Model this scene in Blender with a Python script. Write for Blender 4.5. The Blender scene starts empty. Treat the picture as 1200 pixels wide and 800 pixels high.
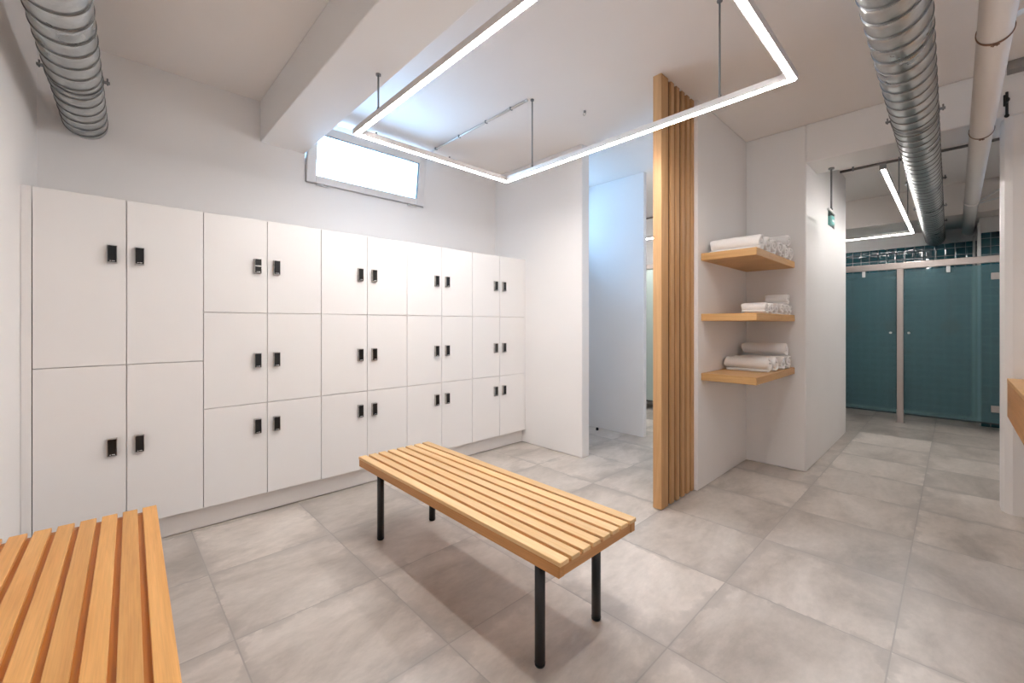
import bpy, bmesh, math, random
from mathutils import Vector, Matrix
random.seed(7)
PI = math.pi
scene = bpy.context.scene
COL = scene.collection

# ------------------------------------------------------------------ materials
def mat_new(name):
    m = bpy.data.materials.new(name); m.use_nodes = True
    nt = m.node_tree; nt.nodes.clear()
    out = nt.nodes.new('ShaderNodeOutputMaterial')
    return m, nt, out
def N(nt, t, **kw):
    n = nt.nodes.new(t)
    for k, v in kw.items():
        if k in n.inputs: n.inputs[k].default_value = v
        else: setattr(n, k, v)
    return n
def L(nt, a, b): nt.links.new(a, b)
def pbsdf(nt, out, **kw):
    b = nt.nodes.new('ShaderNodeBsdfPrincipled')
    for k, v in kw.items():
        k = k.replace('_', ' ')
        if k in b.inputs: b.inputs[k].default_value = v
    L(nt, b.outputs[0], out.inputs[0])
    return b
def rgb(r, g, b): return (r, g, b, 1)
def math_n(nt, op, a, b=None):
    n = N(nt, 'ShaderNodeMath', operation=op)
    for i, v in enumerate((a, b)):
        if v is None: continue
        if isinstance(v, (int, float)): n.inputs[i].default_value = v
        else: L(nt, v, n.inputs[i])
    return n.outputs[0]
def mix_col(nt, fac, a, b, blend='MIX'):
    n = N(nt, 'ShaderNodeMix', data_type='RGBA', blend_type=blend)
    for s, v in ((n.inputs[0], fac), (n.inputs[6], a), (n.inputs[7], b)):
        if isinstance(v, (int, float, tuple)): s.default_value = v
        else: L(nt, v, s)
    return n.outputs[2]

def paint(name, col, rough=.6, bump=.06, scale=60, spec=.3):
    m, nt, out = mat_new(name)
    b = pbsdf(nt, out, Base_Color=rgb(*col), Roughness=rough, Specular_IOR_Level=spec)
    tc = N(nt, 'ShaderNodeTexCoord')
    no = N(nt, 'ShaderNodeTexNoise', Scale=scale, Detail=4.0)
    L(nt, tc.outputs['Object'], no.inputs['Vector'])
    no2 = N(nt, 'ShaderNodeTexNoise', Scale=1.3, Detail=3.0)
    L(nt, tc.outputs['Object'], no2.inputs['Vector'])
    r = N(nt, 'ShaderNodeMapRange'); r.inputs[3].default_value = .965; r.inputs[4].default_value = 1.03
    L(nt, no2.outputs[0], r.inputs[0])
    c = mix_col(nt, 1.0, rgb(*col), r.outputs[0], 'MULTIPLY')
    L(nt, c, b.inputs['Base Color'])
    bp = N(nt, 'ShaderNodeBump', Strength=bump, Distance=.004)
    L(nt, no.outputs[0], bp.inputs['Height']); L(nt, bp.outputs[0], b.inputs['Normal'])
    return m
def plain(name, col, rough=.5, metal=0.0, spec=.5, coat=0.0):
    m, nt, out = mat_new(name)
    b = pbsdf(nt, out, Base_Color=rgb(*col), Roughness=rough, Metallic=metal, Specular_IOR_Level=spec, Coat_Weight=coat)
    tc = N(nt, 'ShaderNodeTexCoord')
    no = N(nt, 'ShaderNodeTexNoise', Scale=35.0, Detail=3.0)
    L(nt, tc.outputs['Object'], no.inputs['Vector'])
    r = N(nt, 'ShaderNodeMapRange'); r.inputs[3].default_value = max(0, rough-.05); r.inputs[4].default_value = rough+.05
    L(nt, no.outputs[0], r.inputs[0]); L(nt, r.outputs[0], b.inputs['Roughness'])
    return m
def emit(name, col, s):
    m, nt, out = mat_new(name)
    e = N(nt, 'ShaderNodeEmission', Color=rgb(*col), Strength=s)
    L(nt, e.outputs[0], out.inputs[0]); return m
def wood(name, light, dark, axis='y', rough=.42, fine=1.0):
    """oak: long grain streaks along one object axis, each board shifted by its own random number"""
    m, nt, out = mat_new(name)
    b = pbsdf(nt, out, Roughness=rough, Specular_IOR_Level=.35)
    tc = N(nt, 'ShaderNodeTexCoord'); oi = N(nt, 'ShaderNodeObjectInfo')
    sh = math_n(nt, 'MULTIPLY', oi.outputs['Random'], 37.0)
    cmb = N(nt, 'ShaderNodeCombineXYZ')
    for i in range(3): L(nt, sh, cmb.inputs[i])
    add = N(nt, 'ShaderNodeVectorMath', operation='ADD')
    L(nt, tc.outputs['Object'], add.inputs[0]); L(nt, cmb.outputs[0], add.inputs[1])
    def stretched(along, across):
        mp = N(nt, 'ShaderNodeMapping')
        mp.inputs['Scale'].default_value = tuple(along if a in axis else across for a in 'xyz')
        L(nt, add.outputs[0], mp.inputs[0]); return mp.outputs[0]
    n1 = N(nt, 'ShaderNodeTexNoise', Scale=1.0, Detail=4.0, Roughness=.6, Distortion=.8)
    L(nt, stretched(1.1, 17*fine), n1.inputs['Vector'])
    n2 = N(nt, 'ShaderNodeTexNoise', Scale=1.0, Detail=3.0, Roughness=.6)
    L(nt, stretched(5, 220*fine), n2.inputs['Vector'])
    cr = N(nt, 'ShaderNodeValToRGB'); e = cr.color_ramp.elements
    e[0].position = .32; e[0].color = rgb(*dark); e[1].position = .62; e[1].color = rgb(*light)
    L(nt, n1.outputs[0], cr.inputs[0])
    f = N(nt, 'ShaderNodeMapRange'); f.inputs[1].default_value = .35; f.inputs[2].default_value = .65
    f.inputs[3].default_value = .92; f.inputs[4].default_value = 1.04
    L(nt, n2.outputs[0], f.inputs[0])
    c = mix_col(nt, 1.0, cr.outputs[0], f.outputs[0], 'MULTIPLY')
    v = N(nt, 'ShaderNodeMapRange'); v.inputs[3].default_value = .88; v.inputs[4].default_value = 1.1
    L(nt, oi.outputs['Random'], v.inputs[0])
    c = mix_col(nt, 1.0, c, v.outputs[0], 'MULTIPLY')
    L(nt, c, b.inputs['Base Color'])
    bp = N(nt, 'ShaderNodeBump', Strength=.12, Distance=.002)
    L(nt, n2.outputs[0], bp.inputs['Height']); L(nt, bp.outputs[0], b.inputs['Normal'])
    return m

def floor_mat():
    m, nt, out = mat_new('concrete_look_tiles')
    b = pbsdf(nt, out, Specular_IOR_Level=.45)
    geo = N(nt, 'ShaderNodeTexCoord')
    sub = N(nt, 'ShaderNodeVectorMath', operation='SUBTRACT'); sub.inputs[1].default_value = (.362, .168, 0)
    L(nt, geo.outputs['Object'], sub.inputs[0])
    dv = N(nt, 'ShaderNodeVectorMath', operation='SCALE'); dv.inputs['Scale'].default_value = 1/.6
    L(nt, sub.outputs[0], dv.inputs[0])
    fl = N(nt, 'ShaderNodeVectorMath', operation='FLOOR'); L(nt, dv.outputs[0], fl.inputs[0])
    fr = N(nt, 'ShaderNodeVectorMath', operation='FRACTION'); L(nt, dv.outputs[0], fr.inputs[0])
    sp = N(nt, 'ShaderNodeSeparateXYZ'); L(nt, fl.outputs[0], sp.inputs[0])
    cb = N(nt, 'ShaderNodeCombineXYZ'); L(nt, sp.outputs[0], cb.inputs[0]); L(nt, sp.outputs[1], cb.inputs[1])
    wn = N(nt, 'ShaderNodeTexWhiteNoise', noise_dimensions='3D'); L(nt, cb.outputs[0], wn.inputs['Vector'])
    off = N(nt, 'ShaderNodeVectorMath', operation='SCALE'); off.inputs['Scale'].default_value = 40
    L(nt, wn.outputs['Color'], off.inputs[0])
    ad = N(nt, 'ShaderNodeVectorMath', operation='ADD'); L(nt, geo.outputs['Object'], ad.inputs[0]); L(nt, off.outputs[0], ad.inputs[1])
    mp = N(nt, 'ShaderNodeMapping'); mp.inputs['Scale'].default_value = (1.0, 1.9, 1); L(nt, ad.outputs[0], mp.inputs[0])
    big = N(nt, 'ShaderNodeTexNoise', Scale=1.35, Detail=6.0, Roughness=.6, Distortion=.45); L(nt, mp.outputs[0], big.inputs['Vector'])
    fine = N(nt, 'ShaderNodeTexNoise', Scale=16.0, Detail=6.0, Roughness=.7); L(nt, mp.outputs[0], fine.inputs['Vector'])
    cr = N(nt, 'ShaderNodeValToRGB'); e = cr.color_ramp.elements
    e[0].position = .33; e[0].color = rgb(.40, .357, .318); e[1].position = .66; e[1].color = rgb(.69, .635, .585)
    k = cr.color_ramp.elements.new(.48); k.color = rgb(.57, .517, .468)
    L(nt, big.outputs[0], cr.inputs[0])
    f = N(nt, 'ShaderNodeMapRange'); f.inputs[1].default_value = .3; f.inputs[2].default_value = .7
    f.inputs[3].default_value = .91; f.inputs[4].default_value = 1.06
    L(nt, fine.outputs[0], f.inputs[0])
    c = mix_col(nt, 1.0, cr.outputs[0], f.outputs[0], 'MULTIPLY')
    t = N(nt, 'ShaderNodeMapRange'); t.inputs[3].default_value = .86; t.inputs[4].default_value = 1.10
    L(nt, wn.outputs['Value'], t.inputs[0])
    c = mix_col(nt, 1.0, c, t.outputs[0], 'MULTIPLY')
    # distance to the nearest joint (in tile units) and worn darker rims of uneven width
    sf = N(nt, 'ShaderNodeSeparateXYZ'); L(nt, fr.outputs[0], sf.inputs[0])
    def edge(o): return math_n(nt, 'MINIMUM', o, math_n(nt, 'SUBTRACT', 1.0, o))
    d = math_n(nt, 'MINIMUM', edge(sf.outputs[0]), edge(sf.outputs[1]))
    rimw = N(nt, 'ShaderNodeTexNoise', Scale=3.0, Detail=5.0, Roughness=.65); L(nt, ad.outputs[0], rimw.inputs['Vector'])
    rw = N(nt, 'ShaderNodeMapRange'); rw.inputs[1].default_value = .45; rw.inputs[2].default_value = .7; rw.inputs[3].default_value = 0; rw.inputs[4].default_value = .27
    L(nt, rimw.outputs[0], rw.inputs[0])
    rim = N(nt, 'ShaderNodeMapRange'); rim.inputs[3].default_value = 1; rim.inputs[4].default_value = 0
    L(nt, d, rim.inputs[0]); rim.inputs[1].default_value = 0; L(nt, math_n(nt, 'ADD', rw.outputs[0], .004), rim.inputs[2])
    c = mix_col(nt, math_n(nt, 'MULTIPLY', rim.outputs[0], .62), c, rgb(.36, .33, .305))
    g = N(nt, 'ShaderNodeMapRange'); g.inputs[1].default_value = .0032; g.inputs[2].default_value = .0055; g.inputs[3].default_value = 1; g.inputs[4].default_value = 0
    L(nt, d, g.inputs[0])
    c = mix_col(nt, math_n(nt, 'MULTIPLY', g.outputs[0], .62), c, rgb(.33, .305, .285))
    L(nt, c, b.inputs['Base Color'])
    r = N(nt, 'ShaderNodeMapRange'); r.inputs[3].default_value = .22; r.inputs[4].default_value = .44
    L(nt, big.outputs[0], r.inputs[0]); L(nt, r.outputs[0], b.inputs['Roughness'])
    h = math_n(nt, 'SUBTRACT', math_n(nt, 'MULTIPLY', fine.outputs[0], .25), g.outputs[0])
    bp = N(nt, 'ShaderNodeBump', Strength=.18, Distance=.003); L(nt, h, bp.inputs['Height']); L(nt, bp.outputs[0], b.inputs['Normal'])
    return m

def tile_mat(swap):
    m, nt, out = mat_new('teal_glazed_tiles_' + swap)
    b = pbsdf(nt, out, Roughness=.12, Specular_IOR_Level=.6)
    tc = N(nt, 'ShaderNodeTexCoord'); sp = N(nt, 'ShaderNodeSeparateXYZ'); L(nt, tc.outputs['Object'], sp.inputs[0])
    cb = N(nt, 'ShaderNodeCombineXYZ'); L(nt, sp.outputs['Y' if swap == 'across' else 'X'], cb.inputs[0]); L(nt, sp.outputs['Z'], cb.inputs[1])
    br = N(nt, 'ShaderNodeTexBrick'); br.offset = 0; br.squash = 1
    br.inputs['Color1'].default_value = rgb(.003, .045, .064); br.inputs['Color2'].default_value = rgb(.006, .075, .098)
    br.inputs['Mortar'].default_value = rgb(.22, .26, .27); br.inputs['Scale'].default_value = 1
    br.inputs['Brick Width'].default_value = .1; br.inputs['Row Height'].default_value = .1
    br.inputs['Mortar Size'].default_value = .0028; br.inputs['Mortar Smooth'].default_value = .1
    L(nt, cb.outputs[0], br.inputs['Vector']); L(nt, br.outputs['Color'], b.inputs['Base Color'])
    no = N(nt, 'ShaderNodeTexNoise', Scale=23.0, Detail=0.0); L(nt, tc.outputs['Object'], no.inputs['Vector'])
    b2 = N(nt, 'ShaderNodeTexBrick'); b2.offset = 0; b2.squash = 1
    for k, v in (('Scale', 1), ('Brick Width', .1), ('Row Height', .1), ('Mortar Size', .020), ('Mortar Smooth', 1.0)): b2.inputs[k].default_value = v
    L(nt, cb.outputs[0], b2.inputs['Vector'])
    h = math_n(nt, 'SUBTRACT', math_n(nt, 'MULTIPLY', no.outputs[0], .35), b2.outputs['Fac'])
    bp = N(nt, 'ShaderNodeBump', Strength=.32, Distance=.005); L(nt, h, bp.inputs['Height']); L(nt, bp.outputs[0], b.inputs['Normal'])
    r = N(nt, 'ShaderNodeMapRange'); r.inputs[3].default_value = .06; r.inputs[4].default_value = .6
    L(nt, br.outputs['Fac'], r.inputs[0]); L(nt, r.outputs[0], b.inputs['Roughness'])
    return m

def galv_mat():
    m, nt, out = mat_new('galvanised_steel')
    b = pbsdf(nt, out, Metallic=.92, Roughness=.33)
    tc = N(nt, 'ShaderNodeTexCoord')
    vo = N(nt, 'ShaderNodeTexVoronoi', Scale=45.0); L(nt, tc.outputs['Object'], vo.inputs['Vector'])
    no = N(nt, 'ShaderNodeTexNoise', Scale=5.0, Detail=5.0); L(nt, tc.outputs['Object'], no.inputs['Vector'])
    c = mix_col(nt, no.outputs[0], rgb(.36, .38, .385), rgb(.64, .655, .655))
    v = N(nt, 'ShaderNodeMapRange'); v.inputs[3].default_value = .93; v.inputs[4].default_value = 1.05
    sx = N(nt, 'ShaderNodeSeparateXYZ'); L(nt, vo.outputs['Color'], sx.inputs[0]); L(nt, sx.outputs[0], v.inputs[0])
    L(nt, mix_col(nt, 1.0, c, v.outputs[0], 'MULTIPLY'), b.inputs['Base Color'])
    r = N(nt, 'ShaderNodeMapRange'); r.inputs[3].default_value = .22; r.inputs[4].default_value = .36
    L(nt, no.outputs[0], r.inputs[0]); L(nt, r.outputs[0], b.inputs['Roughness'])
    return m

def frosted(name, tint, body, rough, fac):
    m, nt, out = mat_new(name)
    rf = N(nt, 'ShaderNodeBsdfRefraction', Color=rgb(*tint), Roughness=rough, IOR=1.4)
    pr = nt.nodes.new('ShaderNodeBsdfPrincipled')
    pr.inputs['Base Color'].default_value = rgb(*body); pr.inputs['Roughness'].default_value = .28; pr.inputs['Specular IOR Level'].default_value = .5
    mx = N(nt, 'ShaderNodeMixShader'); mx.inputs[0].default_value = fac
    tc = N(nt, 'ShaderNodeTexCoord'); no = N(nt, 'ShaderNodeTexNoise', Scale=420.0, Detail=2.0)
    L(nt, tc.outputs['Object'], no.inputs['Vector'])
    bp = N(nt, 'ShaderNodeBump', Strength=.12, Distance=.001); L(nt, no.outputs[0], bp.inputs['Height']); L(nt, bp.outputs[0], pr.inputs['Normal'])
    L(nt, rf.outputs[0], mx.inputs[1]); L(nt, pr.outputs[0], mx.inputs[2]); L(nt, mx.outputs[0], out.inputs[0])
    return m
def clear_glass(name, tint=(1, 1, 1)):
    m, nt, out = mat_new(name)
    t = N(nt, 'ShaderNodeBsdfTransparent', Color=rgb(*tint)); g = N(nt, 'ShaderNodeBsdfGlossy', Roughness=.02)
    fr = N(nt, 'ShaderNodeFresnel', IOR=1.45); mx = N(nt, 'ShaderNodeMixShader')
    L(nt, fr.outputs[0], mx.inputs[0]); L(nt, t.outputs[0], mx.inputs[1]); L(nt, g.outputs[0], mx.inputs[2]); L(nt, mx.outputs[0], out.inputs[0])
    return m
def towel_mat():
    m, nt, out = mat_new('white_terry')
    b = pbsdf(nt, out, Base_Color=rgb(.93, .915, .90), Roughness=.95, Specular_IOR_Level=.1, Sheen_Weight=.3)
    tc = N(nt, 'ShaderNodeTexCoord'); no = N(nt, 'ShaderNodeTexNoise', Scale=210.0, Detail=3.0); L(nt, tc.outputs['Object'], no.inputs['Vector'])
    n2 = N(nt, 'ShaderNodeTexNoise', Scale=22.0, Detail=3.0); L(nt, tc.outputs['Object'], n2.inputs['Vector'])
    bp = N(nt, 'ShaderNodeBump', Strength=.5, Distance=.003); L(nt, no.outputs[0], bp.inputs['Height'])
    b2 = N(nt, 'ShaderNodeBump', Strength=.5, Distance=.012); L(nt, n2.outputs[0], b2.inputs['Height']); L(nt, bp.outputs[0], b2.inputs['Normal'])
    L(nt, b2.outputs[0], b.inputs['Normal'])
    return m

WALL = paint('white_wall_paint', (.88, .865, .855), .62, .10, 45)
CEIL = paint('white_ceiling_paint', (.89, .842, .805), .65, .08, 40)
LOCK_W = paint('white_laminate', (.89, .875, .865), .38, .02, 150, .4)
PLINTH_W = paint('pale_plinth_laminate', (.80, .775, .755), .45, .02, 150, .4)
FLOOR = floor_mat()
OAK_Y = wood('oiled_oak_lengthwise', (.78, .54, .285), (.70, .44, .20), 'y')
OAK_X = wood('oiled_oak_crosswise', (.60, .295, .105), (.50, .225, .070), 'x')
GAP_SHADE = wood('gap_shade_wood', (.20, .095, .040), (.14, .062, .026), 'z', .6)  # shade of the slat gaps put into a dark wood colour
OAK_R = wood('oiled_oak_rail', (.60, .295, .105), (.50, .225, .070), 'y')
OAK_G = wood('orange_oak_base', (.74, .30, .050), (.66, .24, .036), 'y')
OAK_B = wood('honey_oak_lengthwise', (.80, .43, .145), (.70, .345, .105), 'y')
OAK_Z = wood('oak_upright', (.58, .345, .165), (.48, .265, .115), 'z', .5)
OAK_S = wood('oak_shelf', (.66, .40, .175), (.57, .315, .12), 'xy', .45)
BLACK = plain('black_powder_coat', (.012, .012, .013), .42)
RUBBER = plain('black_rubber', (.01, .01, .01), .7)
GLOSSBLACK = plain('black_lock_face', (.010, .009, .009), .22)
CHROME = plain('brushed_nickel', (.55, .52, .50), .28, 1.0)
ALU = plain('satin_aluminium', (.72, .69, .67), .40, .3)
ALU_W = plain('white_aluminium', (.70, .69, .68), .45, .2)
GREYROD = plain('grey_rod', (.23, .235, .24), .45, .3)
PVC = plain('white_pvc', (.80, .79, .785), .35)
PIPE_W = paint('cream_pipe_paint', (.78, .735, .70), .4, .03, 20)
GASKET = plain('dark_gasket', (.02, .03, .035), .6)
GALV = galv_mat()
ALU_S = plain('satin_frame', (.47, .42, .395), .38, .8)
SEAM_SHADE = plain('seam_groove_shade', (.20, .20, .20), .5, .7)  # darker metal that paints the shade inside the duct grooves
RUST = plain('rusty_clamp', (.28, .16, .11), .6, .4)
DARKPIPE = plain('dark_conduit', (.16, .14, .13), .5, .3)
GREYTRUNK = plain('grey_trunking', (.30, .28, .265), .5)
TILE_A = tile_mat('across'); TILE_L = tile_mat('along')
FROST = frosted('frosted_shower_glass', (.74, .95, .98), (.19, .36, .41), .175, .34)
FROST_G = frosted('frosted_green_glass', (.86, .98, .94), (.74, .88, .83), .25, .6)
GLASS = clear_glass('window_glass', (.97, .99, 1))
ACRYL = clear_glass('clear_acrylic', (.93, .95, .94))
GREEN = emit('exit_green', (.34, .74, .68), .85)
WHITE = plain('white_print', (.85, .85, .85), .5)
TOWEL = towel_mat()
LED = emit('led_diffuser', (1, .955, .925), 126)
LED_FAR = emit('led_diffuser_far', (1, .96, .93), 80)

# ------------------------------------------------------------------ mesh builder
class MB:
    def __init__(s): s.bm = bmesh.new(); s.mats = []
    def _mi(s, mat):
        if mat is None: return 0
        if mat not in s.mats: s.mats.append(mat)
        return s.mats.index(mat)
    def box(s, lo, hi, bev=0.0, mat=None, rot=None, seg=1):
        lo, hi = Vector(lo), Vector(hi); c = (lo+hi)/2; d = hi-lo
        t = bmesh.new(); bmesh.ops.create_cube(t, size=1)
        for v in t.verts: v.co = Vector((v.co.x*d.x, v.co.y*d.y, v.co.z*d.z))
        if bev > 0: bmesh.ops.bevel(t, geom=list(t.edges), offset=bev, segments=seg, profile=.5, affect='EDGES')
        M = Matrix.Translation(c) @ (rot.to_4x4() if rot else Matrix.Identity(4))
        t.transform(M); s._join(t, mat); return s
    def tube(s, a, b, r, seg=16, mat=None, r2=None, smooth=True, cap=True):
        a, b = Vector(a), Vector(b); d = b-a
        t = bmesh.new(); bmesh.ops.create_cone(t, cap_ends=cap, segments=seg, radius1=r, radius2=r if r2 is None else r2, depth=d.length)
        q = d.to_track_quat('Z', 'Y').to_matrix().to_4x4()
        t.transform(Matrix.Translation((a+b)/2) @ q)
        for f in t.faces: f.smooth = smooth and len(f.verts) == 4
        s._join(t, mat); return s
    def ball(s, c, r, mat=None, sc=(1, 1, 1)):
        t = bmesh.new(); bmesh.ops.create_uvsphere(t, u_segments=14, v_segments=8, radius=r)
        t.transform(Matrix.Translation(c) @ Matrix.Diagonal((*sc, 1)))
        for f in t.faces: f.smooth = True
        s._join(t, mat); return s
    def prism(s, pts, h0, h1, mat=None, axis='z'):
        """extrude a closed outline"""
        t = bmesh.new()
        def P(p, h): return (p[0], p[1], h) if axis == 'z' else ((p[0], h, p[1]) if axis == 'y' else (h, p[0], p[1]))
        A = [t.verts.new(P(p, h0)) for p in pts]; B = [t.verts.new(P(p, h1)) for p in pts]; n = len(pts)
        t.faces.new(A); t.faces.new(B)
        for i in range(n): t.faces.new((A[i], A[(i+1) % n], B[(i+1) % n], B[i]))
        bmesh.ops.recalc_face_normals(t, faces=t.faces); s._join(t, mat); return s
    def ring(s, c, axis, R, r, mat=None, n=40, m=6, flat=None):
        """torus (or flat strap: flat = strap width along the axis)"""
        t = bmesh.new(); ax = Vector(axis).normalized(); u = ax.orthogonal().normalized(); w = ax.cross(u)
        rows = []
        for i in range(n):
            a = 2*PI*i/n; rd = u*math.cos(a)+w*math.sin(a); row = []
            for j in range(m):
                b = 2*PI*j/m+PI/m
                row.append(t.verts.new(Vector(c)+rd*(R+r*math.cos(b))+ax*((flat or r)*math.sin(b))))
            rows.append(row)
        for i in range(n):
            for j in range(m):
                t.faces.new((rows[i][j], rows[(i+1) % n][j], rows[(i+1) % n][(j+1) % m], rows[i][(j+1) % m]))
        bmesh.ops.recalc_face_normals(t, faces=t.faces)
        for f in t.faces: f.smooth = True
        s._join(t, mat); return s
    def _join(s, t, mat):
        mi = s._mi(mat)
        for f in t.faces: f.material_index = mi
        me = bpy.data.meshes.new('tmp'); t.to_mesh(me); t.free(); s.bm.from_mesh(me); bpy.data.meshes.remove(me)
    def build(s, name, mat=None, parent=None, loc=None, rotz=0):
        me = bpy.data.meshes.new(name)
        s.bm.normal_update(); s.bm.to_mesh(me); s.bm.free()
        for m in (s.mats if s.mats else [mat]): me.materials.append(m)
        o = bpy.data.objects.new(name, me); COL.objects.link(o)
        if parent: o.parent = parent
        if loc: o.location = loc
        o.rotation_euler.z = rotz
        return o
def tag(o, label=None, cat=None, group=None, kind=None):
    if label: o['label'] = label
    if cat: o['category'] = cat
    if group: o['group'] = group
    if kind: o['kind'] = kind
    return o
def empty(name, loc, rotz=0):
    o = bpy.data.objects.new(name, None); COL.objects.link(o); o.location = loc; o.rotation_euler.z = rotz
    o.empty_display_size = .1; return o
def copy_tree(o, parent=None):
    c = o.copy(); COL.objects.link(c)
    if parent: c.parent = parent
    for ch in list(o.children): copy_tree(ch, c)
    return c
def struct(name, mb, mat, parent=None):
    o = mb.build(name, mat, parent); o['kind'] = 'structure'; return o

# ------------------------------------------------------------------ room dimensions (metres)
CZ = 2.935                      # ceiling height
YB = 3.63                       # wall behind the lockers
YN = -.95                       # wall behind the camera
ROT = math.radians(1.69)        # the left wall, its bench and its duct stand slightly askew
def xl(y): return -.296 + math.tan(ROT)*(y-YB)

# ------------------------------------------------------------------ shell
struct('floor', MB().box((-.75, YN-.3, -.12), (8.75, YB+.4, 0)), FLOOR)
struct('ceiling', MB().box((-.75, YN-.3, CZ), (8.75, YB+.4, CZ+.15)), CEIL)
struct('wall_left', MB().prism([(xl(YN-.2), YN-.2), (xl(YB), YB), (xl(YB)-.2, YB), (xl(YN-.2)-.2, YN-.2)], 0, CZ), WALL)
# back wall with two high window openings
W1 = (1.150, 2.250, 2.400, 2.885)
W2 = (3.56, 4.02, 2.14, 2.80)
wb = MB()
T0, T1 = YB, YB+.30
wb.box((-.75, T0, 0), (W1[0], T1, CZ)).box((W1[0], T0, 0), (W1[1], T1, W1[2])).box((W1[0], T0, W1[3]), (W1[1], T1, CZ))
wb.box((W1[1], T0, 0), (W2[0], T1, CZ)).box((W2[0], T0, 0), (W2[1], T1, W2[2])).box((W2[0], T0, W2[3]), (W2[1], T1, CZ))
wb.box((W2[1], T0, 0), (8.75, T1, CZ))
struct('wall_back', wb, WALL)
struct('wall_front', MB().box((-.75, YN-.2, 0), (8.75, YN, CZ)), WALL)
struct('beam', MB().box((.831, YN, 2.627), (1.147, YB, CZ), .004), WALL)
struct('wall_partition', MB().box((3.195, 2.402, 0), (3.309, YB, CZ), .006), WALL)
struct('wall_cubicle', MB().box((4.275, 2.372, 0), (4.335, YB, CZ), .004), WALL)
struct('wall_niche', MB().box((3.192, 1.330, 0), (4.30, 1.455, CZ), .006), WALL)
struct('wall_hall', MB().box((4.262, .868, 0), (6.15, 1.455, CZ), .008), WALL)
struct('wall_header', MB().box((4.262, YN, 2.613), (4.66, .868, CZ), .006), WALL)
struct('wall_right', MB().prism([(4.28, YN), (4.28, -.262), (4.305, -.228), (4.345, -.214), (4.46, -.214), (4.46, YN)], 0, 2.613), WALL)
# washroom behind the cubicle and shower room at the end of the hall
struct('wall_washroom', MB().box((6.15, 1.455, 0), (6.30, YB, CZ)), WALL)
struct('wall_shower_side', MB().box((6.30, 1.95, 0), (8.45, 2.08, CZ)), WALL)
struct('wall_hall_right', MB().box((4.46, -.50, 0), (8.45, -.375, CZ)), WALL)
struct('wall_far', MB().box((8.42, YN, 2.37), (8.6, 2.08, CZ)).box((8.44, YN, 0), (8.6, 2.08, 2.37)), WALL)
struct('wall_tiled', MB().box((8.40, -.375, 0), (8.44, 1.95, 2.37)), TILE_A)
struct('wall_pier', MB().box((7.765, -.375, 2.37), (8.40, -.205, CZ)), WALL)
pt = struct('wall_tiled_pier', MB().box((7.75, -.375, 0), (8.40, -.197, 2.37)), TILE_A)
struct('beam_shower', MB().box((7.35, -.375, 2.56), (8.42, 1.95, CZ), .004), CEIL)
struct('trim_1', MB().box((7.742, -.222, 0), (7.760, -.190, 2.50), .002), ALU_W)
struct('trim_2', MB().box((8.385, -.192, 0), (8.402, -.165, 2.44), .002), ALU_W)
# ------------------------------------------------------------------ windows
w = empty('window_1', ((W1[0]+W1[1])/2, YB, W1[2])); w['kind'] = 'structure'
w['label'] = 'small high hopper window tilted open above the lockers'
hx = (W1[1]-W1[0])/2; hh = W1[3]-W1[2]
fm = MB()
for lo, hi in (((-hx, .02, 0), (-hx+.03, .09, hh)), ((hx-.03, .02, 0), (hx, .09, hh)), ((-hx, .02, 0), (hx, .09, .03)), ((-hx, .02, hh-.03), (hx, .09, hh))):
    fm.box(lo, hi, .003)
fm.build('window_frame', PVC, w)
sash = empty('sash', (0, .012, .012)); sash.parent = w; sash.rotation_euler.x = math.radians(8.5)
sw, sh_ = hx-.008, .462
sm = MB()
b = .072
for lo, hi in (((-sw, -.028, 0), (-sw+b, .03, sh_)), ((sw-b, -.028, 0), (sw, .03, sh_)), ((-sw+b, -.028, 0), (sw-b, .03, .062)), ((-sw+b, -.028, sh_-.066), (sw-b, .03, sh_))):
    sm.box(lo, hi, .004)
sm.build('sash_frame', PVC, sash)
g = MB()
for lo, hi in (((-sw+b, -.014, sh_-.071), (sw-b, 0, sh_-.066)), ((sw-b-.005, -.014, .062), (sw-b, 0, sh_-.066)), ((-sw+b, -.014, .062), (sw-b, 0, .0645)), ((-sw+b, -.014, .062), (-sw+b+.003, 0, sh_-.066))):
    g.box(lo, hi)
g.build('gasket', GASKET, sash)
MB().box((-sw+b, -.004, .062), (sw-b, .012, sh_-.066)).build('pane', GLASS, sash)
for sx in (-1, 1):
    MB().tube((sx*.42-.05, -.012, -.004), (sx*.42+.05, -.012, -.004), .008, 10).box((sx*.42-.012, -.022, -.010), (sx*.42+.012, -.004, .006), .002).build('hinge', ALU_W, w)
w2 = empty('window_2', ((W2[0]+W2[1])/2, YB, W2[2])); w2['kind'] = 'structure'
w2['label'] = 'tall window lighting the white cubicle with daylight'
hx = (W2[1]-W2[0])/2; hh = W2[3]-W2[2]; fm = MB()
for lo, hi in (((-hx, .10, 0), (-hx+.05, .16, hh)), ((hx-.05, .10, 0), (hx, .16, hh)), ((-hx, .10, 0), (hx, .16, .05)), ((-hx, .10, hh-.05), (hx, .16, hh))):
    fm.box(lo, hi, .003)
fm.build('window_frame', PVC, w2)
MB().box((-hx+.05, .125, .05), (hx-.05, .135, hh-.05)).build('pane', GLASS, w2)

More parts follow.
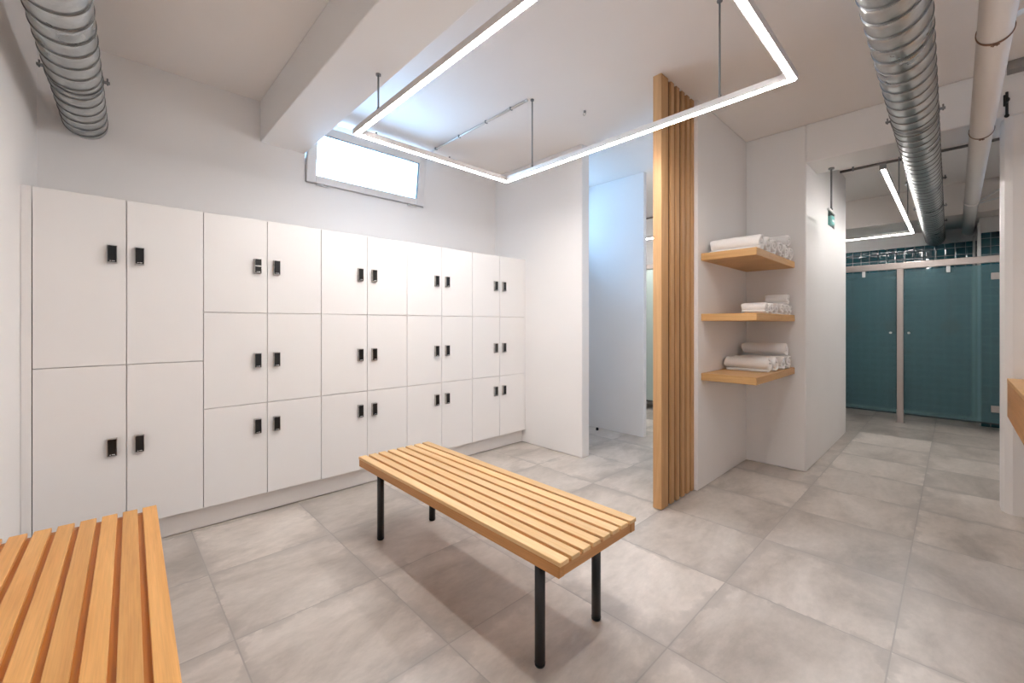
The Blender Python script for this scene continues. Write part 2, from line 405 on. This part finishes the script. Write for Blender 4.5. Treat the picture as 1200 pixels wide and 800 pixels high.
# ------------------------------------------------------------------ lockers
LX0, LW, LY = -.273, .3441, 3.1375
ZT, Z1, Z2, ZM, ZB = 1.932, 1.323, .736, 1.029, .138
LOCKZ = (1.628, 1.016, .589)
def lock_mesh(bar=False):
    m = MB()
    # bevelled nickel body, glossy black face, tiny pale marks
    hw, hz, d = .0208, .0485, .020
    back = [(-hw, -hz), (hw, -hz), (hw, hz), (-hw, hz)]
    t = bmesh.new()
    A = [t.verts.new((p[0], 0, p[1])) for p in back]; B = [t.verts.new((p[0]*.93, -d, p[1]*.96)) for p in back]
    t.faces.new(A); t.faces.new(B)
    for i in range(4): t.faces.new((A[i], A[(i+1) % 4], B[(i+1) % 4], B[i]))
    bmesh.ops.recalc_face_normals(t, faces=t.faces); m._join(t, CHROME)
    m.box((-hw*.84, -d-.0025, -hz*.90), (hw*.84, -d+.001, hz*.90), .001, GLOSSBLACK)
    m.box((-.010, -d-.0031, -hz*.80), (-.004, -d-.002, -hz*.75), 0, WHITE)
    m.box((-.001, -d-.0031, -hz*.80), (.011, -d-.002, -hz*.74), 0, WHITE)
    if bar: m.box((-hw*.84, -d-.0045, -.004), (hw*.84, -d-.001, .004), .001, CHROME)
    return m
proto_lock = lock_mesh().build('lock', None)
used_lock = [False]
unit_labels = [
    'white locker unit with four tall doors, beside the left wall',
    'white six-door locker unit with a silver-barred lock, next to the tall doors',
    'white six-door locker unit in the middle of the row, below the window',
    'white six-door locker unit second from the partition, behind the bench',
    'white six-door locker unit in the corner against the partition']
for u in range(5):
    x0 = LX0+2*u*LW
    t = tag(empty('locker_cabinet', (x0+LW, LY, ZB)), unit_labels[u], 'locker', 'white locker units along the back wall')
    car = MB(); e = .0005
    car.box((-LW+e, .022, 0), (LW-e, YB-LY-.004, ZT-ZB-.001), .001)
    car.build('carcass', LOCK_W, t)
    rows = [(ZM, ZT), (ZB, ZM)] if u == 0 else [(Z1, ZT), (Z2, Z1), (ZB, Z2)]
    lz = (LOCKZ[0], LOCKZ[2]) if u == 0 else LOCKZ
    for c in (0, 1):
        for r, (za, zb) in enumerate(rows):
            gp = .0018
            d = MB().box((-LW/2+gp, 0, za-ZB+gp), (LW/2-gp, .020, zb-ZB-gp), .0012).build('door', LOCK_W, t, ((c-.5)*LW, 0, 0))
            lx = LW/2-.057 if c == 0 else -LW/2+.054
            if u == 1 and c == 0 and r == 0:
                k = lock_mesh(True).build('lock', None, d); k['label'] = 'lock with a silver bar across its black face'
            elif not used_lock[0]:
                k = proto_lock; used_lock[0] = True; k.parent = d
            else:
                k = proto_lock.copy(); COL.objects.link(k); k.parent = d
            k.location = (lx, 0, lz[r]-ZB)
    if u == 0:
        MB().prism([(xl(LY)-x0-LW+.0015, .0), (-LW-.0015, .0), (-LW-.0015, .02), (xl(LY+.02)-x0-LW+.0015, .02)], -ZB, ZT-ZB).build('filler_strip', LOCK_W, t)
    if u == 4:
        MB().box((LW+.0015, .003, 0), (3.193-x0-LW, .02, ZT-ZB)).build('filler_strip', LOCK_W, t)
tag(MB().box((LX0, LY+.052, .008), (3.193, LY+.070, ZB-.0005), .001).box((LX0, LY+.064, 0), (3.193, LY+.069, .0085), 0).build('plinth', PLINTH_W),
    'long pale recessed plinth under the whole locker row', 'plinth')

# ------------------------------------------------------------------ benches
def make_bench(label, top_mat, rail_mat, loc, rotz, Wd=.482, Ln=1.558):
    t = tag(empty('slatted_bench', loc, rotz), label, 'bench', 'slatted oak benches')
    n = 8; gap = .0160; sw = (Wd-gap*(n-1))/n
    for i in range(n):
        cx = -Wd/2+sw/2+i*(sw+gap)
        MB().box((-sw/2, -Ln/2, .4440), (sw/2, Ln/2, .4600), .0015).build('slat', top_mat, t, (cx, 0, 0))
    MB().box((-Wd/2+.029, -Ln/2+.037, .420), (Wd/2-.029, Ln/2-.037, .4437), .0008).build('base_panel', OAK_G, t)
    for s in (-1, 1):
        MB().box((-.014, -Ln/2+.006, .404), (.014, Ln/2-.006, .4437), .0015).build('side_rail', rail_mat, t, (s*(Wd/2-.0145), 0, 0))
        MB().box((-Wd/2+.03, -.014, .404), (Wd/2-.03, .014, .4437), .0015).build('end_rail', OAK_X, t, (0, s*(Ln/2-.022), 0))
        MB().box((-Wd/2+.03, -.03, .404), (Wd/2-.03, .03, .4197), .001).build('cross_rail', OAK_X, t, (0, s*.628, 0))
    for sx in (-1, 1):
        for sy in (-1, 1):
            MB().tube((0, 0, .003), (0, 0, .404), .0195, 24).tube((0, 0, 0), (0, 0, .012), .0175, 24, r2=.0205).box((-.034, -.034, .404), (.034, .034, .409), .001).build('leg', BLACK, t, (sx*.176, sy*.628, 0))
    return t
make_bench('slatted oak bench on black legs standing free in mid room', OAK_Y, OAK_R, (1.322, 1.680, 0), 0)
r2 = -math.radians(1.6)
uy = Vector((math.sin(-r2), math.cos(-r2), 0)); ux = Vector((math.cos(-r2), -math.sin(-r2), 0))
cpos = Vector((.152, 2.415, 0)) - ux*.241 - uy*.779
make_bench('slatted oak bench close up along the left wall', OAK_B, OAK_R, cpos, r2)

# ------------------------------------------------------------------ LED ring light
FX0, FX1, FY0, FY1, FZ = 1.075, 2.300, .520, 2.475, 2.386
t = tag(empty('pendant_light', ((FX0+FX1)/2, (FY0+FY1)/2, FZ)), 'large rectangular LED outline light hung from the ceiling over the bench', 'light')
ax, ay = (FX1-FX0)/2, (FY1-FY0)/2; pw = .017
pb = MB()
for lo, hi in (((-ax-pw, -ay-pw, .002), (-ax+pw, ay+pw, .036)), ((ax-pw, -ay-pw, .002), (ax+pw, ay+pw, .036)), ((-ax+pw, -ay-pw, .002), (ax-pw, -ay+pw, .036)), ((-ax+pw, ay-pw, .002), (ax-pw, ay+pw, .036))):
    pb.box(lo, hi, .001)
pb.build('profile', ALU, t)
lw = .0082
lb = MB()
for lo, hi in (((-ax-lw, -ay-lw, -.003), (-ax+lw, ay+lw, .0019)), ((ax-lw, -ay-lw, -.003), (ax+lw, ay+lw, .0019)), ((-ax+lw, -ay-lw, -.003), (ax-lw, -ay+lw, .0019)), ((-ax+lw, ay-lw, -.003), (ax-lw, ay+lw, .0019))):
    lb.box(lo, hi)
lb.build('diffuser', LED, t)
cx, cy = (FX0+FX1)/2, (FY0+FY1)/2
for x, y, zt in ((FX0, 2.192, 2.627), (FX1, 2.190, CZ), (FX1, .845, CZ), (FX0, .845, 2.627)):
    MB().tube((x-cx, y-cy, .036), (x-cx, y-cy, zt-FZ), .0050, 10).tube((x-cx, y-cy, zt-FZ-.008), (x-cx, y-cy, zt-FZ), .014, 14).tube((x-cx, y-cy, .034), (x-cx, y-cy, .055), .008, 10).build('suspension_rod', GREYROD, t)
for x, y in ((1.20, FY1), (1.75, FY1)):
    MB().tube((x-cx, y-cy, .036), (x-cx, y-cy, .052), .006, 10).box((x-cx-.012, y-cy-.006, .034), (x-cx+.012, y-cy+.006, .042), .001).build('joint_clip', GREYROD, t)

# far LED, L shaped, in the hall
t = tag(empty('pendant_light', (5.9, .375, 2.42)), 'L-shaped LED line light hung in the hall before the showers', 'light')
AX0, AX1, AY0, AY1 = 4.22-5.9, 7.46-5.9, 0, 1.45
y_of = lambda x: (x-AX0)*.004
pb = MB().box((AX0, -.017, .002), (AX1+.017, .017, .036), .001).box((AX1-.017, .017, .002), (AX1+.017, AY1, .036), .001)
pb.build('profile', ALU, t)
MB().box((AX0+.006, -.0095, -.004), (AX1+.0095, .0095, .0019)).box((AX1-.0095, .0095, -.004), (AX1+.0095, AY1-.004, .0019)).build('diffuser', LED_FAR, t)
MB().box((AX0-.006, -.020, -.006), (AX0, .020, .038), .001).build('end_cap', GREYROD, t)
for x, y, zt in ((5.55-5.9, 0, CZ), (6.65-5.9, 0, CZ), (AX1, 1.2, 2.56)):
    MB().tube((x, y, .036), (x, y, zt-2.42), .005, 10).tube((x, y, zt-2.42-.008), (x, y, zt-2.42), .014, 14).build('suspension_rod', GREYROD, t)
# washroom LED line behind the slat screen
t = tag(empty('pendant_light', (5.25, 2.6, 2.40)), 'short straight LED line glimpsed between slat screen and cubicle wall', 'light')
MB().box((-.017, -.75, .002), (.017, .75, .036), .001).build('profile', ALU, t)
MB().box((-.0125, -.745, -.006), (.0125, .745, .0019)).build('diffuser', LED, t)
for s in (-.5, .5):
    MB().tube((0, s, .036), (0, s, CZ-2.40), .005, 10).build('suspension_rod', GREYROD, t)

# ------------------------------------------------------------------ ceiling conduits and small fixings
t = tag(empty('conduit', (2.262, 2.90, CZ)), 'thin white cable conduit clipped across the ceiling to the LED rod', 'conduit')
MB().tube((0, .725, -.012), (0, -.69, -.012), .0085, 12).ball((0, -.69, -.012), .012).build('tube', ALU_W, t)
for s in (.52, .15, -.22, -.52):
    MB().box((-.013, s-.006, -.022), (.013, s+.006, 0), .002).build('clip', GREYROD, t)
t = tag(empty('ceiling_hook', (2.72, 2.02, CZ)), 'tiny hook in the ceiling above the LED outline near the partition', 'hook')
MB().tube((0, 0, -.012), (0, 0, 0), .009, 12).ring((0, 0, -.024), (1, 0, 0), .011, .002, n=20).build('hook_eye', GREYROD, t)
t = tag(empty('conduit', (5.74, .2, CZ-.035)), 'dark conduit pipe crossing under the hall ceiling', 'conduit')
MB().tube((0, -.57, 0), (0, .66, 0), .0135, 12).build('tube', DARKPIPE, t)
for s in (-.4, .55):
    MB().box((-.016, s-.007, -.016), (.016, s+.007, .035), .002).build('clip', GREYROD, t)
tag(MB().tube((6.10, 1.46, CZ-.03), (6.10, YB, CZ-.03), .013, 12).build('conduit', DARKPIPE), 'dark conduit under the washroom ceiling seen beside the slat screen', 'conduit')
tag(MB().box((4.17, YN, CZ-.055), (4.263, -.235, CZ+.003), .002).box((4.165, YN, CZ-.018), (4.262, -.235, CZ-.012), .001).build('cable_trunking', GREYTRUNK), 'grey cable trunking along the ceiling corner right of the white pipe', 'trunking')
t = tag(empty('pipe_valve', (4.20, -.235, 2.72)), 'small black valve lever beside the white pipe at the hall opening', 'valve')
MB().tube((.055, 0, .05), (.055, 0, -.10), .007, 12).tube((.055, 0, -.02), (.02, .012, -.02), .006, 10).ball((.055, 0, -.105), .012).tube((.050, 0, .0), (.070, 0, .0), .014, 12).build('valve_body', BLACK, t)
MB().box((.008, .006, -.055), (.018, .018, .02), .003).build('lever', BLACK, t)

# ------------------------------------------------------------------ spiral ducts
def duct(label, L0, L1, r, strap_at, loc, rotz, along):
    """duct built along local x from L0 to L1"""
    t = tag(empty('spiral_duct', loc, rotz), label, 'duct', 'galvanised spiral ducts')
    bm = bmesh.new(); m = 56; pitch = .112
    prof = [(0, .0034), (.0026, .0034), (.0042, -.0030), (.0066, -.0030), (.0090, 0), (.030, .0006), (.056, .0009), (.082, .0006), (.1030, 0), (.1054, -.0030), (.1078, -.0030), (.1094, .0034)]
    P = len(prof); turns = int((L1-L0)/pitch)+3; rows = []
    for k in range(turns*P):
        u, dr = prof[k % P]; u = u+pitch*(k//P)
        rows.append([bm.verts.new((min(L1, max(L0, L0-pitch*1.5+u+pitch*j/m)), (r+dr)*math.cos(2*PI*j/m), (r+dr)*math.sin(2*PI*j/m))) for j in range(m)])
    for k in range(turns*P-P-1):
        for j in range(m):
            a, b_ = (rows[k][j], rows[k+1][j])
            c_, d_ = (rows[k][j+1], rows[k+1][j+1]) if j < m-1 else (rows[k+P][0], rows[k+P+1][0])
            if abs(a.co.x-b_.co.x) < 1e-7 and abs(c_.co.x-d_.co.x) < 1e-7 and (a.co.x < L0+1e-6 or a.co.x > L1-1e-6): continue
            f = bm.faces.new((a, b_, d_, c_)); f.smooth = True
            if prof[k % P][1] < 0 or prof[(k+1) % P][1] < 0: f.material_index = 1  # groove faces get the painted shade colour
    bmesh.ops.delete(bm, geom=[v for v in bm.verts if not v.link_faces], context='VERTS')
    bmesh.ops.recalc_face_normals(bm, faces=bm.faces)
    me = bpy.data.meshes.new('duct_tube'); bm.to_mesh(me); bm.free(); me.materials.append(GALV); me.materials.append(SEAM_SHADE)
    o = bpy.data.objects.new('duct_tube', me); COL.objects.link(o); o.parent = t
    for x in strap_at:
        h = MB().ring((x, 0, 0), (1, 0, 0), r+.0045, .0018, m=6, flat=.011)
        for s in (-1, 1):
            h.box((x-.011, s*(r+.003) - (.024 if s < 0 else 0), -.004), (x+.011, s*(r+.003)+(.024 if s > 0 else 0), .004), .001)
            h.tube((x, s*(r+.018), -.012), (x, s*(r+.018), .022), .0035, 8)
        h.build('hanger_strap', GREYROD, t)
    return t
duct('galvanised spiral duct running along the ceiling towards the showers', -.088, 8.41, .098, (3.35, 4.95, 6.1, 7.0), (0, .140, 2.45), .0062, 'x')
ang = PI/2-ROT
ox, oy = -.207*math.cos(ROT), .207*math.sin(ROT)
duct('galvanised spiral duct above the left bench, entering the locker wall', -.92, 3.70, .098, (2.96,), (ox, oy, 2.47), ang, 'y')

# ------------------------------------------------------------------ white waste pipe
t = tag(empty('ceiling_pipe', (0, -.118, 2.495)), 'cream plastic pipe under the ceiling right of the spiral duct', 'pipe')
MB().tube((-.90, 0, 0), (8.40, 0, 0), .054, 36).build('pipe_tube', PIPE_W, t)
for x in (6.3, 8.37):
    MB().tube((x-.045, 0, 0), (x+.028, 0, 0), .0585, 36).build('pipe_collar', PIPE_W, t)
for x in (2.72, 4.05):
    c = MB().ring((x, 0, 0), (1, 0, 0), .0565, .0018, m=6, flat=.010)
    c.box((x-.006, -.008, -.066), (x+.006, -.003, -.056), .001).box((x-.006, .003, -.066), (x+.006, .008, -.056), .001).tube((x, -.013, -.062), (x, .013, -.062), .0026, 8)
    c.tube((x, 0, .054), (x, 0, CZ-2.495), .005, 8)
    c.build('pipe_clamp', RUST, t)
tag(MB().tube((2.76, -.176, 2.55), (2.86, -.62, 2.74), .011, 10).tube((2.86, -.62, 2.74), (2.86, -.70, CZ), .011, 10).build('cable', WHITE), 'pale cable looping from the pipe clamp up to the right', 'cable')
t = tag(empty('pipe_bracket', (6.9, -.27, 2.66)), 'two thin white bracket arms from pipe end to the right wall', 'bracket')
MB().tube((.2, .10, -.04), (-.05, -.105, .06), .009, 10).build('arm', WHITE, t)
MB().tube((.2, .10, -.05), (.0, -.105, -.045), .007, 10).build('arm', WHITE, t)

# ------------------------------------------------------------------ oak slat screen
t = tag(empty('slat_screen', (2.675, 1.355, 0)), 'floor to ceiling oak slat screen at the end of the niche wall', 'slat screen')
XR = [2.773, 2.862, 2.944, 3.031, 3.112, 3.189]
for i, xr in enumerate(XR):
    xa = 2.676 if i == 0 else xr-.046
    MB().box((-(xr-xa)/2, 0, .006), ((xr-xa)/2, .062, CZ-.002), .0025, None, None, 1).build('slat', OAK_Z, t, ((xr+xa)/2-2.675, 0, 0))

MB().box((.08, .015, .008), (.512, .047, CZ-.004)).build('gap_shade_board', GAP_SHADE, t)  # added board, coloured dark so the gaps between slats look shaded
# ------------------------------------------------------------------ shelves
SH = (1.787, 1.330, .880)
shelf_labels = ['thick oak corner shelf, topmost of three in the niche', 'thick oak corner shelf, middle of three in the niche', 'thick oak corner shelf, lowest of three in the niche']
for z, lb in zip(SH, shelf_labels):
    tag(MB().box((-.505, -.190, -.054), (.505, .190, 0), .0025).build('wall_shelf', OAK_S, None, (3.755, 1.139, z)), lb, 'shelf', 'oak niche shelves')

# ------------------------------------------------------------------ rolled towels
def towel_mesh(R, Ln, seed, turns=2.6, squash=.93):
    rnd = random.Random(seed); bm = bmesh.new()
    t = R/(turns+.35); ns = int(turns*26); ph = rnd.uniform(-.6, .6)+PI*1.35
    ys = [-Ln/2, -Ln/2+.004, -Ln/2+.014] + [(-.5+k/9)*Ln for k in range(1, 9)] + [Ln/2-.014, Ln/2-.004, Ln/2]
    rows = []
    wob = [rnd.uniform(-.012, .012) for _ in range(6)]
    for y in ys:
        e = min(abs(y+Ln/2), abs(y-Ln/2)); th = t*.92*(.55+.45*min(1, e/.013))
        row = []
        for k in range(ns+1):
            a = 2*PI*turns*k/ns; rm = R-t/2-t*a/(2*PI)
            bulge = 1+sum(wb_*math.sin((q+1)*(y*9)+q+a) for q, wb_ in enumerate(wob[:3]))*.8
            pr = []
            for s in (1, -1):
                rr = max(.002, (rm+s*th/2))*bulge
                x, z = rr*math.cos(a+ph), rr*math.sin(a+ph)*squash
                z = max(z, -R*squash*.90)
                yy = y + (.006*math.sin(a*1.7+seed) if e < .002 else 0) * (1 if y > 0 else -1)
                pr.append(bm.verts.new((x, yy, z)))
            row.append(pr)
        rows.append(row)
    def q(a, b, c, d):
        f = bm.faces.new((a, b, c, d)); f.smooth = True
    for i in range(len(rows)-1):
        for k in range(ns):
            for s in (0, 1): q(rows[i][k][s], rows[i][k+1][s], rows[i+1][k+1][s], rows[i+1][k][s])
        for k in (0, ns): q(rows[i][k][0], rows[i][k][1], rows[i+1][k][1], rows[i+1][k][0])
    for i in (0, len(rows)-1):
        for k in range(ns): q(rows[i][k][0], rows[i][k+1][0], rows[i][k+1][1], rows[i][k][1])
    bmesh.ops.recalc_face_normals(bm, faces=bm.faces)
    me = bpy.data.meshes.new('rolled_towel'); bm.to_mesh(me); bm.free(); me.materials.append(TOWEL); return me
def put_towel(x, yf, z0, R, Ln, label, seed, rz=0, squash=.93):
    o = bpy.data.objects.new('rolled_towel', towel_mesh(R, Ln, seed, squash=squash)); COL.objects.link(o)
    o.location = (x, yf+Ln/2, z0+R*squash*.90); o.rotation_euler.z = rz
    tag(o, label, 'towel', 'white rolled towels in the niche')
ordn = ['nearest the slat screen', 'second from the slat screen', 'third from the slat screen', 'fourth from the slat screen', 'fifth from the slat screen']
# lowest shelf
for i, x in enumerate((3.700, 3.842, 3.985, 4.128)):
    put_towel(x, .990+.004*(i % 2)-.012*i, SH[2], .069, .315, 'long white rolled towel on the lowest shelf, '+ordn[i], 11+i)
put_towel(4.056, .962, SH[2]+.106, .066, .325, 'white rolled towel lying on top of the lowest shelf row', 20, .02)
# middle shelf
for i, x in enumerate((3.555, 3.672, 3.789, 3.940, 4.060)):
    put_towel(x, .968-.002*i, SH[1], .0545, .165, 'short white rolled towel on the middle shelf, '+ordn[i], 31+i)
put_towel(4.118, .963, SH[1]+.086, .054, .17, 'short white rolled towel stacked at the back of the middle shelf', 40, .03)
put_towel(4.175, .962, SH[1], .052, .165, 'short white rolled towel on the middle shelf against the end wall', 41)
# top shelf
for i, x in enumerate((3.400, 3.552, 3.704, 3.856, 4.008)):
    put_towel(x, .958-.001*i, SH[0], .073, .345, 'white rolled towel on the topmost shelf, '+ordn[i], 51+i)
put_towel(4.158, .954, SH[0], .070, .34, 'white rolled towel on the topmost shelf against the end wall', 60)
put_towel(4.084, .952, SH[0]+.113, .058, .18, 'white rolled towel stacked on top of the topmost shelf row', 61)

# ------------------------------------------------------------------ counter at the right
t = tag(empty('counter', (3.45, -.6, 0)), 'oak counter with deep apron at the right edge, against the white wall', 'counter')
MB().box((-1.2, -.347, .868), (.828, .363, .895), .002).build('counter_top', OAK_S, t)
MB().box((-1.2, .335, .645), (.828, .362, .8678), .001).build('apron', OAK_X, t)
MB().box((-1.2, -.345, 0), (-1.17, .334, .8678), .001).build('side_panel', OAK_X, t)
MB().box((.798, -.345, .645), (.828, .334, .8678), .001).build('side_panel', OAK_X, t)

# ------------------------------------------------------------------ shower enclosure
SX = 7.30
t = tag(empty('shower_enclosure', (SX, .48, 0)), 'row of frosted teal glass shower doors in a satin aluminium frame', 'shower')
def Y(y): return y-.48
MB().box((-.025, Y(-.372), 1.955), (.025, Y(1.945), 2.035), .003).build('top_rail', ALU_S, t)
for py in (.481, 1.29):
    p = MB().box((-.025, Y(py-.031), .006), (.025, Y(py+.031), 1.955), .003).build('post', ALU_S, t)
    MB().box((-.035, Y(py-.045), 0), (.035, Y(py+.045), .008), .002).build('foot_plate', ALU_S, p)
def door(y0, y1, hinge_low, knob_y, clip_y):
    d = MB().box((-.004, Y(y0), .125), (.004, Y(y1), 1.935), .001).build('glass_door', FROST, t)
    MB().box((-.008, Y(y0), .108), (.008, Y(y1), .126), .001).build('bottom_seal', GASKET, d)
    MB().tube((-.030, Y(knob_y), 1.142), (-.004, Y(knob_y), 1.142), .014, 16).tube((.004, Y(knob_y), 1.142), (.03, Y(knob_y), 1.142), .014, 16).build('knob', CHROME, d)
    MB().box((-.014, Y(clip_y)-.017, 1.875), (-.005, Y(clip_y)+.017, 1.952), .003).build('clip', WHITE, d)
    for hz in (1.80, .285):
        hy = hinge_low
        s = 1 if hy > (y0+y1)/2 else -1
        MB().box((-.016, Y(min(hy, hy-s*.078)), hz-.038), (.016, Y(max(hy, hy-s*.078)), hz+.038), .003).box((-.022, Y(hy-s*.045)-.010, hz-.018), (.0, Y(hy-s*.045)+.010, hz+.018), .002).build('hinge', ALU_S, d)
    return d
door(-.362, .445, -.362, .400, .055)
door(.517, 1.255, 1.255, .572, .84)
door(1.325, 1.94, 1.94, 1.38, 1.62)
def mixer(y, label):
    m = tag(empty('shower_mixer', (8.40, y, 1.22)), label, 'shower mixer', 'shower mixers behind the frosted glass')
    MB().tube((.003, 0, 0), (-.02, 0, 0), .10, 28).tube((-.02, 0, 0), (-.09, 0, 0), .06, 24).build('mixer_body', BLACK, m)
    MB().box((-.12, -.015, -.09), (-.088, .015, .05), .006).build('lever', BLACK, m)
    MB().tube((-.03, 0, .085), (-.03, 0, .70), .010, 10).tube((-.03, 0, .70), (-.28, 0, .72), .010, 10).tube((-.28, 0, .705), (-.28, 0, .725), .09, 24).build('shower_riser', BLACK, m)
for y, lb in ((.04, 'black shower mixer behind the right frosted door'), (.62, 'black shower mixer behind the left frosted door beside the post'), (1.10, 'black shower mixer behind the left frosted door near the hall corner')):
    mixer(y, lb)
# washroom glass front seen past the cubicle wall
t = tag(empty('washroom_screen', (5.78, 2.5, 0)), 'pale green frosted glass front glimpsed between slat screen and cubicle wall', 'glass screen')
MB().box((-.025, -1.04, 2.06), (.025, 1.125, 2.13), .003).build('top_rail', ALU_S, t)
MB().box((-.005, -1.04, .13), (.005, 1.125, 2.06), .001).build('glass_panel', FROST_G, t)
MB().box((-.008, -1.04, .112), (.008, 1.125, .131), .001).build('bottom_seal', GASKET, t)
for s in (-1.0, .05, 1.09):
    MB().box((-.022, s-.03, 0), (.022, s+.03, 2.06), .002).build('post', ALU_S, t)

# ------------------------------------------------------------------ exit sign, door stop
t = tag(empty('exit_sign', (4.56, .744, 2.16)), 'clear acrylic exit sign with green panel hung on a rod in the hall', 'sign')
MB().box((-.125, -.004, -.062), (.125, .004, .062), .002).build('acrylic_panel', ACRYL, t)
gp = MB().box((.005, -.0052, -.030), (.120, .0052, .040), .001, GREEN)
for s in (-1, 1):
    gp.box((.012, s*.0054-.0006, -.010), (.075, s*.0054+.0006, .008), 0, WHITE)
    gp.prism([(.072, -.028), (.108, -.001), (.072, .026)], s*.0054-.0006, s*.0054+.0006, WHITE, 'y')
gp.build('sign_face', None, t)
MB().box((-.127, -.010, .062), (.127, .010, .084), .003).build('housing', WHITE, t)
MB().tube((0, 0, .084), (0, 0, .452), .007, 10).tube((0, 0, .44), (0, 0, .453), .022, 14).tube((0, 0, .084), (0, 0, .10), .011, 10).build('rod', GREYROD, t)
tag(MB().tube((4.18, 2.92, 0), (4.18, 2.92, .022), .016, 16).tube((4.18, 2.92, .022), (4.18, 2.92, .03), .016, 16, r2=.010).build('door_stop', RUBBER), 'tiny black door stop on the cubicle floor', 'door stop')

# ------------------------------------------------------------------ daylight
wd = bpy.data.worlds.new('world'); scene.world = wd; wd.use_nodes = True
nt = wd.node_tree; nt.nodes.clear()
out = nt.nodes.new('ShaderNodeOutputWorld'); bg = nt.nodes.new('ShaderNodeBackground')
tc = N(nt, 'ShaderNodeTexCoord'); sp = N(nt, 'ShaderNodeSeparateXYZ'); L(nt, tc.outputs['Generated'], sp.inputs[0])
cr = N(nt, 'ShaderNodeValToRGB'); e = cr.color_ramp.elements
e[0].position = 0; e[0].color = rgb(.33, .60, .95); e[1].position = .8; e[1].color = rgb(.28, .58, 1.0)
L(nt, sp.outputs['Z'], cr.inputs[0]); L(nt, cr.outputs[0], bg.inputs[0]); bg.inputs[1].default_value = 36
L(nt, bg.outputs[0], out.inputs[0])
for nme, (xa, xb, za, zb) in (('daylight_portal', W1), ('daylight_portal', W2)):
    ld = bpy.data.lights.new(nme, 'AREA'); ld.shape = 'RECTANGLE'; ld.size = xb-xa; ld.size_y = zb-za
    ld.cycles.is_portal = True
    lo = bpy.data.objects.new(nme, ld); COL.objects.link(lo); lo.location = ((xa+xb)/2, YB+.28, (za+zb)/2)
    lo.rotation_euler = (-PI/2, 0, 0)

# ------------------------------------------------------------------ camera
F = 495.4; A = math.radians(43.667)
cd = bpy.data.cameras.new('camera'); cam = bpy.data.objects.new('camera', cd); COL.objects.link(cam)
cd.sensor_width = 36; cd.lens = F/1200*36; cd.shift_y = -20.1/1200; cd.clip_start = .02
cam.location = (0, 0, 1.25); cam.rotation_euler = (PI/2, 0, -A)
scene.camera = cam

vs = scene.view_settings
scene.display_settings.display_device = 'sRGB'
vs.view_transform = 'Standard'; vs.look = 'None'; vs.gamma = 1; vs.use_curve_mapping = False; vs.exposure = .12
c = scene.cycles
c.use_denoising = True; c.max_bounces = 10; c.diffuse_bounces = 6; c.glossy_bounces = 4; c.transmission_bounces = 8
c.transparent_max_bounces = 8; c.sample_clamp_indirect = 6; c.caustics_reflective = False; c.caustics_refractive = False
